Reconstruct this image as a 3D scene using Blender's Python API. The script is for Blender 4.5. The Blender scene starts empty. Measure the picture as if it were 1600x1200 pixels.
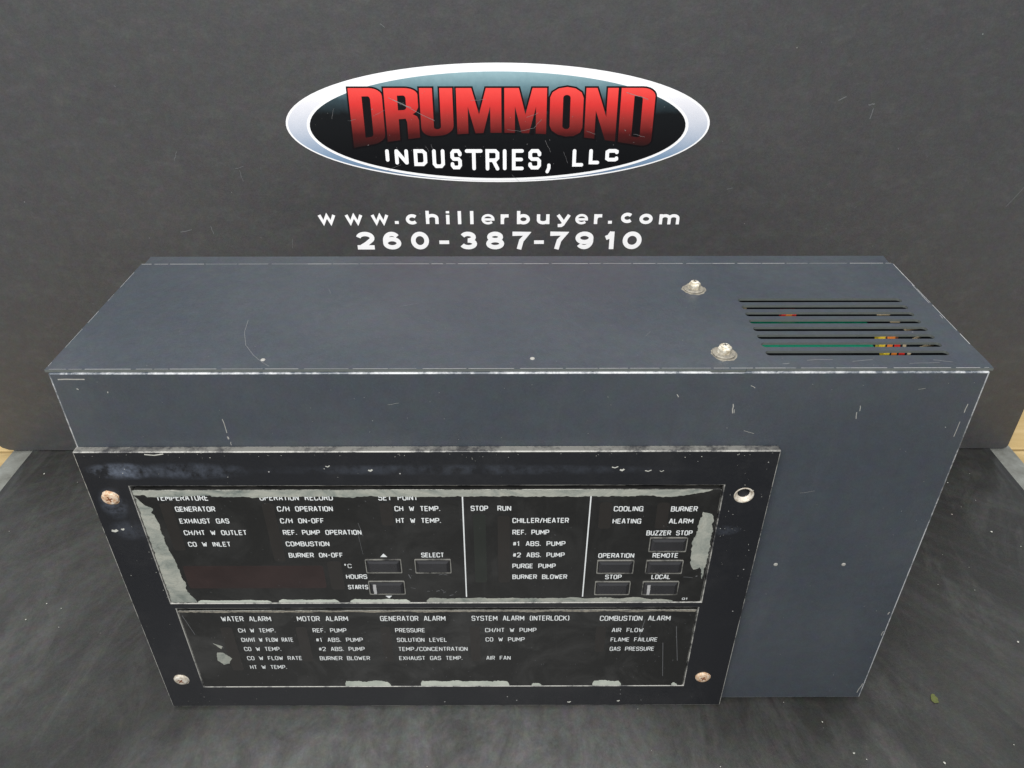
import bpy, bmesh, math, random
from mathutils import Vector, noise
from mathutils.geometry import tessellate_polygon

random.seed(7)
scene = bpy.context.scene
C = scene.collection
PI = math.pi
MM = 0.001

# ------------------------------------------------------------------ camera
cam_d = bpy.data.cameras.new('camera')
cam_d.lens = 27.504
cam_d.sensor_width = 36.0
cam_d.clip_start = 0.01
cam_d.clip_end = 50
cam = bpy.data.objects.new('camera', cam_d)
C.objects.link(cam)
cam.location = (-0.00444, -0.29201, 0.42757)
cam.rotation_mode = 'XYZ'
cam.rotation_euler = (PI/2 - 0.5872, 0.0, -0.00327)
scene.camera = cam

# ------------------------------------------------------------------ room light and exposure
world = bpy.data.worlds.new('World')
scene.world = world
world.use_nodes = True
world.node_tree.nodes['Background'].inputs[0].default_value = (0.90, 0.95, 1.0, 1)
world.node_tree.nodes['Background'].inputs[1].default_value = 0.47

def area(name, loc, size, power, target, col=(1, 0.985, 0.965)):
    l = bpy.data.lights.new(name, 'AREA')
    l.shape = 'RECTANGLE'
    l.size, l.size_y = size
    l.energy = power
    l.color = col
    o = bpy.data.objects.new(name, l)
    C.objects.link(o)
    o.location = loc
    o.rotation_euler = (Vector(target) - Vector(loc)).to_track_quat('-Z', 'Y').to_euler()
    return o

area('ceiling_lamp', (-0.30, -0.95, 1.35), (1.3, 0.6), 41, (0, 0.1, 0.1))
area('ceiling_lamp', (0.1, 0.35, 2.0), (1.3, 0.5), 24, (0, 0.1, 0.1))

scene.view_settings.view_transform = 'Standard'
scene.view_settings.look = 'None'
scene.view_settings.gamma = 1
scene.view_settings.exposure = 0.0

# ------------------------------------------------------------------ helpers: materials
def N(nt, typ, **kw):
    n = nt.nodes.new(typ)
    for k, v in kw.items():
        if k in n.inputs: n.inputs[k].default_value = v
        else: setattr(n, k, v)
    return n

def noise_n(nt, vec, scale, detail=4, rough=0.6, stretch=None, offset=(0, 0, 0), dist=0.0):
    if stretch or offset != (0, 0, 0):
        mp = N(nt, 'ShaderNodeMapping')
        mp.inputs['Scale'].default_value = stretch or (1, 1, 1)
        mp.inputs['Location'].default_value = offset
        nt.links.new(vec, mp.inputs['Vector'])
        vec = mp.outputs[0]
    n = N(nt, 'ShaderNodeTexNoise')
    n.inputs['Scale'].default_value = scale
    n.inputs['Detail'].default_value = detail
    n.inputs['Roughness'].default_value = rough
    n.inputs['Distortion'].default_value = dist
    nt.links.new(vec, n.inputs['Vector'])
    return n.outputs['Fac']

def ramp(nt, fac, stops, interp='LINEAR'):
    r = N(nt, 'ShaderNodeValToRGB')
    r.color_ramp.interpolation = interp
    el = r.color_ramp.elements
    while len(el) < len(stops): el.new(0.5)
    for e, (p, c) in zip(el, stops):
        e.position = p
        e.color = tuple(c) + (1,) if hasattr(c, '__len__') else (c, c, c, 1)
    nt.links.new(fac, r.inputs[0])
    return r.outputs[0]

def mixc(nt, fac, a, b, blend='MIX'):
    m = N(nt, 'ShaderNodeMix', data_type='RGBA', blend_type=blend)
    for sock, v in ((m.inputs[0], fac), (m.inputs[6], a), (m.inputs[7], b)):
        if hasattr(v, 'links'): nt.links.new(v, sock)
        elif hasattr(v, '__len__'): sock.default_value = tuple(v)[:3] + (1,)
        else: sock.default_value = v if sock == m.inputs[0] else (v, v, v, 1)
    return m.outputs[2]

def math_n(nt, op, a, b=0.0):
    m = N(nt, 'ShaderNodeMath', operation=op)
    for s, v in ((m.inputs[0], a), (m.inputs[1], b)):
        if hasattr(v, 'links'): nt.links.new(v, s)
        else: s.default_value = v
    return m.outputs[0]

def base_mat(name, rough=0.5, spec=0.5, metal=0.0):
    m = bpy.data.materials.new(name)
    m.use_nodes = True
    nt = m.node_tree
    b = nt.nodes['Principled BSDF']
    b.inputs['Roughness'].default_value = rough
    b.inputs['Metallic'].default_value = metal
    b.inputs['Specular IOR Level'].default_value = spec
    vec = N(nt, 'ShaderNodeNewGeometry').outputs['Position']
    return m, nt, b, vec

def bump(nt, b, h, strength, dist):
    n = N(nt, 'ShaderNodeBump')
    n.inputs['Strength'].default_value = strength
    n.inputs['Distance'].default_value = dist
    nt.links.new(h, n.inputs['Height'])
    nt.links.new(n.outputs[0], b.inputs['Normal'])

def plain(name, col, rough=0.5, spec=0.5, metal=0.0, var=0.12, scale=300):
    m, nt, b, vec = base_mat(name, rough, spec, metal)
    f = noise_n(nt, vec, scale, 3)
    c = mixc(nt, f, [x*(1-var) for x in col], [min(1, x*(1+var)) for x in col])
    nt.links.new(c, b.inputs['Base Color'])
    return m

def specks(nt, vec, scale, thr, seed):
    v = N(nt, 'ShaderNodeTexVoronoi', feature='F1')
    mp = N(nt, 'ShaderNodeMapping')
    mp.inputs['Location'].default_value = (seed, seed*1.7, seed*0.3)
    nt.links.new(vec, mp.inputs[0])
    nt.links.new(mp.outputs[0], v.inputs['Vector'])
    v.inputs['Scale'].default_value = scale
    d = math_n(nt, 'LESS_THAN', v.outputs['Distance'], thr)
    s = N(nt, 'ShaderNodeSeparateColor')
    nt.links.new(v.outputs['Color'], s.inputs[0])
    keep = math_n(nt, 'GREATER_THAN', s.outputs[0], 0.8)
    return math_n(nt, 'MULTIPLY', d, keep)

def mottled(nt, vec, c, k=0.5, scale=170):
    n = N(nt, 'ShaderNodeTexNoise')
    n.inputs['Scale'].default_value = scale
    n.inputs['Detail'].default_value = 3
    nt.links.new(vec, n.inputs['Vector'])
    hs = N(nt, 'ShaderNodeHueSaturation')
    hs.inputs['Saturation'].default_value = 0.7
    hs.inputs['Value'].default_value = 1.0
    nt.links.new(n.outputs['Color'], hs.inputs['Color'])
    g = mixc(nt, 0.5, hs.outputs[0], noise_n(nt, vec, 700, 2, 0.8))
    return mixc(nt, k, c, g, 'OVERLAY')

def painted(name, col, rough, dustcol, dust=0.35, seed=0.0, fine=0.1):
    m, nt, b, vec = base_mat(name, rough, 0.5)
    big = noise_n(nt, vec, 9, 5, 0.6, offset=(seed, 0, 0))
    fin = noise_n(nt, vec, 900, 2, 0.6)
    streak = noise_n(nt, vec, 30, 5, 0.7, (1, 0.4, 0.25), (seed, 2, 1), 0.6)
    c = mixc(nt, fin, [x*(1-fine) for x in col], [x*(1+fine) for x in col])
    f = ramp(nt, big, [(0.42, 0), (0.75, dust)])
    f2 = ramp(nt, streak, [(0.56, 0), (0.8, dust*0.8)])
    c = mixc(nt, math_n(nt, 'ADD', f, f2), c, dustcol)
    sp = specks(nt, vec, 90, 0.035, seed)
    c = mixc(nt, math_n(nt, 'MULTIPLY', sp, 0.5), c, (0.5, 0.5, 0.48))
    nt.links.new(mottled(nt, vec, c, 0.4), b.inputs['Base Color'])
    r = ramp(nt, big, [(0.3, rough*0.9), (0.7, min(1, rough*1.25))])
    nt.links.new(r, b.inputs['Roughness'])
    bump(nt, b, math_n(nt, 'ADD', math_n(nt, 'MULTIPLY', noise_n(nt, vec, 1400, 2, 0.5), 0.12), math_n(nt, 'MULTIPLY', noise_n(nt, vec, 9, 2, 0.5), 3.0)), 0.35, 0.0012)
    return m

def worn(name, col, white=(0.55, 0.55, 0.53), thr=0.5, rough=0.4):
    m, nt, b, vec = base_mat(name, rough)
    f = noise_n(nt, vec, 160, 5, 0.75)
    g = noise_n(nt, vec, 14, 3, 0.6, offset=(3, 1, 2))
    k = ramp(nt, math_n(nt, 'ADD', math_n(nt, 'MULTIPLY', f, 0.55), math_n(nt, 'MULTIPLY', g, 0.45)), [(thr-0.04, 0), (thr+0.07, 1)])
    nt.links.new(mixc(nt, k, col, white), b.inputs['Base Color'])
    return m

BOXC = (0.038, 0.0455, 0.0555)
M = {}
M['paint'] = painted('charcoal_powder_coat', BOXC, 0.38, (0.11, 0.115, 0.12), 0.16, 1.3)
M['paint_edge'] = worn('worn_charcoal_edge', BOXC, (0.4, 0.4, 0.39), 0.54)
M['paint_edge_bright'] = worn('rubbed_charcoal_edge', [x*1.6 for x in BOXC], (0.38, 0.39, 0.40), 0.47)
M['bezel_edge'] = worn('worn_bezel_edge', (0.03, 0.03, 0.033), (0.34, 0.335, 0.31), 0.47)
M['bezel_side'] = worn('dusty_bezel_side', (0.045, 0.045, 0.047), (0.17, 0.168, 0.155), 0.46)
M['plate_edge'] = worn('worn_plate_edge', (0.04, 0.04, 0.04), (0.42, 0.42, 0.38), 0.47)
M['button_edge'] = worn('worn_button_edge', (0.03, 0.03, 0.03), (0.19, 0.187, 0.17), 0.47)
M['inside'] = plain('bare_dark_interior', (0.02, 0.02, 0.022), 0.7)
M['white_print'] = plain('white_print', (0.60, 0.62, 0.62), 0.5, var=0.15, scale=500)
M['vinyl_white'] = plain('white_vinyl', (0.86, 0.86, 0.87), 0.4, var=0.03)
M['chip'] = plain('paint_chip', (0.27, 0.265, 0.245), 0.6, var=0.4, scale=800)
M['dust'] = plain('dust', (0.42, 0.42, 0.38), 0.8, var=0.5, scale=300)
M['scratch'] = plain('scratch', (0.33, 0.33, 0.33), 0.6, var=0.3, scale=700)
M['scratch_faint'] = plain('faint_scratch', (0.12, 0.125, 0.13), 0.6, var=0.3, scale=700)
M['pcb'] = plain('green_circuit_board', (0.0, 0.16, 0.09), 0.4, var=0.3, scale=200)
M['copper'] = plain('copper', (0.7, 0.4, 0.2), 0.4, metal=1)
M['black_plastic'] = plain('black_plastic', (0.012, 0.012, 0.013), 0.3)
M['button'] = plain('black_button_plastic', (0.02, 0.02, 0.022), 0.24, var=0.3, scale=120)
for n, c in (('yellow', (0.8, 0.6, 0.05)), ('orange', (0.8, 0.25, 0.04)), ('red', (0.65, 0.03, 0.02)), ('beige', (0.6, 0.5, 0.33)), ('brown', (0.15, 0.05, 0.02))):
    M[n] = plain(n + '_band', c, 0.4)

# bezel: glossy black with pale blue handling smudges near its upper left screw
m, nt, b, vec = base_mat('glossy_black_bezel', 0.3, 0.42)
c = mixc(nt, noise_n(nt, vec, 700, 2), (0.008, 0.0088, 0.011), (0.013, 0.0138, 0.0165))
sx = N(nt, 'ShaderNodeSeparateXYZ'); nt.links.new(vec, sx.inputs[0])
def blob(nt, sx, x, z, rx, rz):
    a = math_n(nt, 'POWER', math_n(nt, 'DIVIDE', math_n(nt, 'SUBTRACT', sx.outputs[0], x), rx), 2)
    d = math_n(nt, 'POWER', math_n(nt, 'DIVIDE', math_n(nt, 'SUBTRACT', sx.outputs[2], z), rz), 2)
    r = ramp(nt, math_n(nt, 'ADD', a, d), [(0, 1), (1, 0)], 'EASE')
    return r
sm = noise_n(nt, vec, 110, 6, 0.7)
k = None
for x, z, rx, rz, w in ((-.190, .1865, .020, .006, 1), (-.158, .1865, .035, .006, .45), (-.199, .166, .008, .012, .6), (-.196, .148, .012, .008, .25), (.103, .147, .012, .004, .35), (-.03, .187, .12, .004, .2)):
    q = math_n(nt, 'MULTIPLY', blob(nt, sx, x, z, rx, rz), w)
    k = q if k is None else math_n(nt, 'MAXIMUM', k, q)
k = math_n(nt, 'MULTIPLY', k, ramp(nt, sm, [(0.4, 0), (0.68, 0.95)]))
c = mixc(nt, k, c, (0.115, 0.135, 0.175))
dd = ramp(nt, noise_n(nt, vec, 25, 6, 0.7, offset=(5, 0, 0)), [(0.5, 0), (0.8, 0.25)])
c = mixc(nt, dd, c, (0.05, 0.05, 0.05))
c = mixc(nt, math_n(nt, 'MULTIPLY', specks(nt, vec, 160, 0.06, 4.1), 0.6), c, (0.5, 0.5, 0.48))
nt.links.new(c, b.inputs['Base Color'])
bump(nt, b, noise_n(nt, vec, 500, 3, 0.6), 0.12, 0.0005)
M['bezel'] = m

# overlay plates: smoky black acrylic with a dusty film
def overlay(name, dust):
    m, nt, b, vec = base_mat(name, 0.28, 0.38)
    c = mixc(nt, noise_n(nt, vec, 600, 2), (0.009, 0.0092, 0.009), (0.014, 0.014, 0.0135))
    f = ramp(nt, noise_n(nt, vec, 28, 6, 0.7, dist=0.8), [(0.45, 0), (0.8, dust)])
    c = mixc(nt, f, c, (0.17, 0.17, 0.165))
    f = ramp(nt, noise_n(nt, vec, 60, 5, 0.7, (1, 1, 0.12), (9, 0, 4)), [(0.6, 0), (0.85, dust*0.7)])
    c = mixc(nt, f, c, (0.2, 0.2, 0.2))
    nt.links.new(c, b.inputs['Base Color'])
    bump(nt, b, noise_n(nt, vec, 300, 3, 0.6), 0.06, 0.0004)
    return m
M['overlay'] = overlay('smoked_overlay', 0.10)
M['overlay_dusty'] = overlay('dusty_smoked_overlay', 0.2)
M['window'] = plain('dim_indicator_window', (0.0165, 0.0148, 0.0135), 0.3, var=0.3, scale=60)
M['window_green'] = plain('dim_greenish_window', (0.0135, 0.016, 0.0135), 0.3, var=0.3, scale=60)
M['window_red'] = plain('dim_red_display_window', (0.0205, 0.0122, 0.0115), 0.28, var=0.6, scale=55)

# peeled adhesive
m, nt, b, vec = base_mat('grey_adhesive_residue', 0.75, 0.3)
f = noise_n(nt, vec, 45, 6, 0.7, (1, 1, 1.6), dist=1.2)
c = ramp(nt, f, [(0.3, (0.10, 0.12, 0.11)), (0.45, (0.21, 0.225, 0.20)), (0.6, (0.30, 0.305, 0.265)), (0.75, (0.15, 0.17, 0.155))])
g = noise_n(nt, vec, 400, 4, 0.7)
c = mixc(nt, ramp(nt, g, [(0.55, 0), (0.8, 0.5)]), c, (0.16, 0.15, 0.12))
nt.links.new(c, b.inputs['Base Color'])
bump(nt, b, g, 0.4, 0.0005)
M['residue'] = m
m, nt, b, vec = base_mat('pale_adhesive_residue', 0.75, 0.3)
f = noise_n(nt, vec, 80, 6, 0.7)
c = ramp(nt, f, [(0.3, (0.30, 0.33, 0.29)), (0.7, (0.47, 0.49, 0.43))])
nt.links.new(c, b.inputs['Base Color'])
M['residue_pale'] = m

# corroded screws
def screwmat(name, a, c_, d):
    m, nt, b, vec = base_mat(name, 0.55, 0.5, 0.3)
    f = noise_n(nt, vec, 420, 5, 0.75)
    nt.links.new(ramp(nt, f, [(0.3, a), (0.5, c_), (0.7, d)]), b.inputs['Base Color'])
    bump(nt, b, f, 0.6, 0.0006)
    return m
M['rusty'] = screwmat('corroded_screw', (0.35, 0.12, 0.04), (0.62, 0.45, 0.3), (0.75, 0.72, 0.66))
M['chalky'] = screwmat('chalky_screw', (0.22, 0.16, 0.1), (0.55, 0.5, 0.42), (0.72, 0.7, 0.65))
M['zinc'] = screwmat('tarnished_zinc', (0.3, 0.24, 0.15), (0.5, 0.46, 0.37), (0.8, 0.78, 0.72))
M['grime'] = screwmat('grime_ring', (0.10, 0.10, 0.10), (0.24, 0.22, 0.18), (0.33, 0.31, 0.26))

# banner board: matt black laminated sheet, slightly scuffed
m, nt, b, vec = base_mat('dull_black_laminate', 0.42, 0.45)
big = noise_n(nt, vec, 6, 6, 0.65)
mid = noise_n(nt, vec, 45, 5, 0.7, (1, 1, 1.8), (1, 4, 2))
fin = noise_n(nt, vec, 900, 2, 0.6)
c = mixc(nt, fin, (0.040, 0.040, 0.041), (0.056, 0.056, 0.0575))
c = mixc(nt, ramp(nt, big, [(0.4, 0), (0.75, 0.35)]), c, (0.075, 0.0745, 0.0745))
c = mixc(nt, ramp(nt, mid, [(0.5, 0), (0.8, 0.3)]), c, (0.10, 0.098, 0.096))
c = mixc(nt, math_n(nt, 'MULTIPLY', specks(nt, vec, 60, 0.025, 2.0), 0.35), c, (0.4, 0.4, 0.38))
nt.links.new(mottled(nt, vec, c, 0.45), b.inputs['Base Color'])
hh = math_n(nt, 'ADD', math_n(nt, 'MULTIPLY', noise_n(nt, vec, 120, 4, 0.7), 0.5), noise_n(nt, vec, 14, 4, 0.6))
bump(nt, b, hh, 0.18, 0.003)
M['board'] = m

# work mat: black rubbery sheet with pale dusty swirls
m, nt, b, vec = base_mat('scuffed_black_mat', 0.36, 0.45)
big = noise_n(nt, vec, 5.5, 6, 0.65, dist=1.4)
wisp = noise_n(nt, vec, 16, 7, 0.72, (1, 0.35, 1), (2, 1, 0), 1.0)
fin = noise_n(nt, vec, 800, 2, 0.6)
c = mixc(nt, fin, (0.0155, 0.0155, 0.0145), (0.026, 0.026, 0.0245))
c = mixc(nt, ramp(nt, big, [(0.40, 0), (0.75, 0.5)]), c, (0.050, 0.050, 0.046))
c = mixc(nt, ramp(nt, wisp, [(0.52, 0), (0.8, 0.45)]), c, (0.11, 0.11, 0.105))
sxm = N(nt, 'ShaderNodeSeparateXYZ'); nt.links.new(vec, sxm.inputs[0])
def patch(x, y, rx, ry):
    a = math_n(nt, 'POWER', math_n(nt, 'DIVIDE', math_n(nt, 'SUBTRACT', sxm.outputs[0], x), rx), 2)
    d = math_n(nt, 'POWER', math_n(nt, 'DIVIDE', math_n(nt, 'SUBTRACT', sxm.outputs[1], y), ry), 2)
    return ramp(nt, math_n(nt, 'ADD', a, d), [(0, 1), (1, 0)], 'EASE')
ang = math_n(nt, 'ARCTAN2', sxm.outputs[0], math_n(nt, 'SUBTRACT', 0.45, sxm.outputs[1]))
rad = N(nt, 'ShaderNodeCombineXYZ')
nt.links.new(math_n(nt, 'MULTIPLY', ang, 26.0), rad.inputs[0])
nt.links.new(math_n(nt, 'MULTIPLY', sxm.outputs[1], 7.0), rad.inputs[1])
rays = noise_n(nt, rad.outputs[0], 1.0, 6, 0.65, dist=0.5)
c = mixc(nt, ramp(nt, rays, [(0.5, 0), (0.78, 0.38)]), c, (0.075, 0.077, 0.076))
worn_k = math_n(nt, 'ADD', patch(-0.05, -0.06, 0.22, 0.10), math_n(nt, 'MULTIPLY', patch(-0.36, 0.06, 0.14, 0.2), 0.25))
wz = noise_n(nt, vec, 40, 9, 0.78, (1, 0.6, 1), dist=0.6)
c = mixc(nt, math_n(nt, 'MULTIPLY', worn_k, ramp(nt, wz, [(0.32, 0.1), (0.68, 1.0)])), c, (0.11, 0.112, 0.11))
c = mixc(nt, math_n(nt, 'MULTIPLY', specks(nt, vec, 55, 0.03, 7.0), 0.7), c, (0.45, 0.44, 0.38))
nt.links.new(mottled(nt, vec, c, 0.6), b.inputs['Base Color'])
bump(nt, b, math_n(nt, 'ADD', math_n(nt, 'MULTIPLY', noise_n(nt, vec, 200, 4, 0.7), 0.3), wisp), 0.25, 0.002)
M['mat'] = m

# table
m, nt, b, vec = base_mat('grey_table_laminate', 0.6, 0.4)
f = noise_n(nt, vec, 35, 6, 0.7)
nt.links.new(ramp(nt, f, [(0.3, (0.11, 0.11, 0.095)), (0.7, (0.25, 0.26, 0.24))]), b.inputs['Base Color'])
M['table'] = m
m, nt, b, vec = base_mat('pale_pine', 0.6, 0.3)
f = noise_n(nt, vec, 20, 6, 0.7, (0.15, 1, 1), dist=1.5)
nt.links.new(ramp(nt, f, [(0.3, (0.36, 0.25, 0.10)), (0.7, (0.52, 0.39, 0.20))]), b.inputs['Base Color'])
M['wood'] = m

# printed gradients (ink colours that run down the sticker)
def gradient(name, axis, lo, hi, stops, rough=0.3):
    m, nt, b, vec = base_mat(name, rough, 0.25)
    s = N(nt, 'ShaderNodeSeparateXYZ'); nt.links.new(vec, s.inputs[0])
    f = math_n(nt, 'DIVIDE', math_n(nt, 'SUBTRACT', s.outputs[axis], lo), hi-lo)
    g = noise_n(nt, vec, 250, 3)
    f = math_n(nt, 'ADD', f, math_n(nt, 'MULTIPLY', math_n(nt, 'SUBTRACT', g, 0.5), 0.06))
    nt.links.new(ramp(nt, f, stops), b.inputs['Base Color'])
    return m
M['ring_ink'] = gradient('blue_white_ring_ink', 2, .241, .319, [(0, (0.08, 0.13, 0.22)), (0.22, (0.18, 0.27, 0.39)), (0.5, (0.52, 0.55, 0.62)), (0.68, (0.70, 0.70, 0.74)), (0.82, (0.86, 0.86, 0.87))])
M['field_ink'] = gradient('black_teal_field_ink', 2, .242, .315, [(0, (0.006, 0.006, 0.007)), (0.62, (0.006, 0.007, 0.008)), (0.74, (0.03, 0.05, 0.06)), (0.86, (0.12, 0.21, 0.24)), (1, (0.28, 0.42, 0.46))])
M['red_ink'] = gradient('red_black_letter_ink', 2, .266, .3045, [(0, (0.02, 0.008, 0.008)), (0.2, (0.06, 0.008, 0.008)), (0.45, (0.26, 0.025, 0.022)), (0.72, (0.60, 0.035, 0.032)), (1, (0.80, 0.07, 0.06))])
M['black_ink'] = plain('black_ink', (0.005, 0.004, 0.005), 0.3, 0.25)
M['sticker_scratch'] = plain('sticker_scratch', (0.2, 0.2, 0.2), 0.5, var=0.4, scale=600)
M['slot_edge'] = plain('grey_cut_edge', (0.085, 0.095, 0.09), 0.5, var=0.2, scale=300)

# ------------------------------------------------------------------ helpers: geometry
def link(name, me, mats, parent=None):
    o = bpy.data.objects.new(name, me)
    C.objects.link(o)
    for m in (mats if isinstance(mats, (list, tuple)) else [mats]): me.materials.append(m)
    if parent: o.parent = parent
    return o

def tag(o, label=None, cat=None, group=None, kind=None):
    for k, v in (('label', label), ('category', cat), ('group', group), ('kind', kind)):
        if v: o[k] = v
    return o

def XZ(y):      # plane facing the viewer: (a, b) -> x, z ; depth d runs to -y
    return lambda a, b, d=0.0: (a*MM, (y-d)*MM, b*MM)
def XY(z):      # horizontal plane: (a, b) -> x, y ; depth d runs up
    return lambda a, b, d=0.0: (a*MM, b*MM, (z+d)*MM)

def prism(verts, faces, fmat, outer, holes, P, d0, d1, top_mat=0, side_mat=0):
    """outer and holes: lists of (a, b) in mm, extruded from depth d0 to d1"""
    loops = [outer] + list(holes)
    tris = tessellate_polygon([[Vector((a, b, 0)) for a, b in l] for l in loops])
    flat = [p for l in loops for p in l]
    n = len(flat); o = len(verts)
    for d in (d0, d1):
        for a, b in flat: verts.append(P(a, b, d))
    for t in tris:
        faces.append([o+i+n for i in t]); fmat.append(top_mat)
        faces.append([o+i for i in reversed(t)]); fmat.append(top_mat)
    k = 0
    for l in loops:
        L = len(l)
        for i in range(L):
            j = (i+1) % L
            faces.append([o+k+i, o+k+j, o+k+j+n, o+k+i+n]); fmat.append(side_mat)
        k += L

def mesh_of(name, verts, faces, fmat=None, fix=True):
    me = bpy.data.meshes.new(name)
    me.from_pydata(verts, [], faces)
    if fmat:
        me.polygons.foreach_set('material_index', fmat)
    me.update()
    if fix:
        bm = bmesh.new(); bm.from_mesh(me)
        bmesh.ops.recalc_face_normals(bm, faces=bm.faces)
        bm.to_mesh(me); bm.free()
    return me

def plate(name, outer, P, d0, d1, mats, parent=None, holes=(), bevel=0, bevel_mat=None, side_mat=0, seg=2):
    v, f, m = [], [], []
    prism(v, f, m, outer, holes, P, d0, d1, 0, side_mat)
    o = link(name, mesh_of(name, v, f, m), mats, parent)
    if bevel:
        b = o.modifiers.new('bevel', 'BEVEL')
        b.width = bevel*MM; b.segments = seg; b.limit_method = 'ANGLE'; b.angle_limit = math.radians(40)
        if bevel_mat is not None: b.material = bevel_mat
        b.use_clamp_overlap = True
    return o

def rect(a0, a1, b0, b1): return [(a0, b0), (a1, b0), (a1, b1), (a0, b1)]
def rrect(a0, a1, b0, b1, r, n=4):
    out = []
    for cx, cy, s in ((a1-r, b0+r, -90), (a1-r, b1-r, 0), (a0+r, b1-r, 90), (a0+r, b0+r, 180)):
        for i in range(n+1):
            t = math.radians(s + 90*i/n); out.append((cx+r*math.cos(t), cy+r*math.sin(t)))
    return out
def ell(cx, cy, rx, ry, n=96):
    return [(cx+rx*math.cos(2*PI*i/n), cy+ry*math.sin(2*PI*i/n)) for i in range(n)]

def ribbon(verts, faces, pts, w, P, d, closed=False, cap=False):
    """mitred stroke of width w along pts (mm)"""
    q = [pts[0]]
    for p in pts[1:]:
        if math.dist(p, q[-1]) > 1e-4: q.append(p)
    if closed and math.dist(q[0], q[-1]) < 1e-4: q.pop()
    if len(q) < 2: return
    n = len(q); L = []; R = []
    for i in range(n):
        a = q[i-1] if (i > 0 or closed) else None
        c = q[(i+1) % n] if (i < n-1 or closed) else None
        dirs = []
        if a: dirs.append(((q[i][0]-a[0]), (q[i][1]-a[1])))
        if c: dirs.append(((c[0]-q[i][0]), (c[1]-q[i][1])))
        dirs = [(x/math.hypot(x, y), y/math.hypot(x, y)) for x, y in dirs]
        if len(dirs) == 2:
            nx, ny = -(dirs[0][1]+dirs[1][1]), dirs[0][0]+dirs[1][0]
            h = math.hypot(nx, ny)
            if h < 1e-6: nx, ny, k = -dirs[0][1], dirs[0][0], 1
            else:
                nx, ny = nx/h, ny/h
                k = min(1/max(0.2, nx*-dirs[0][1]+ny*dirs[0][0]), 2.0)
        else:
            nx, ny, k = -dirs[0][1], dirs[0][0], 1
        L.append((q[i][0]+nx*k*w/2, q[i][1]+ny*k*w/2)); R.append((q[i][0]-nx*k*w/2, q[i][1]-ny*k*w/2))
    o = len(verts)
    for i_, (l, r) in enumerate(zip(L, R)): verts.append(P(l[0], l[1], d+0.0006*i_)); verts.append(P(r[0], r[1], d+0.0006*i_))
    for i in range(n-1 + (1 if closed else 0)):
        j = (i+1) % n
        faces.append([o+2*i, o+2*i+1, o+2*j+1, o+2*j])
    if cap and not closed:
        for e, (p, p2) in enumerate(((q[0], q[1]), (q[-1], q[-2]))):
            an = math.atan2(p[1]-p2[1], p[0]-p2[0])
            ring = [P(p[0]+w/2*math.cos(an+t), p[1]+w/2*math.sin(an+t), d) for t in [(-90+30*i)*PI/180 for i in range(7)]]
            o = len(verts); verts.extend(ring); faces.append(list(range(o, o+7)))

def arc(cx, cy, rx, ry, a0, a1, n=14):
    return [(cx+rx*math.cos(math.radians(a0+(a1-a0)*i/n)), cy+ry*math.sin(math.radians(a0+(a1-a0)*i/n))) for i in range(n+1)]

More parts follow.
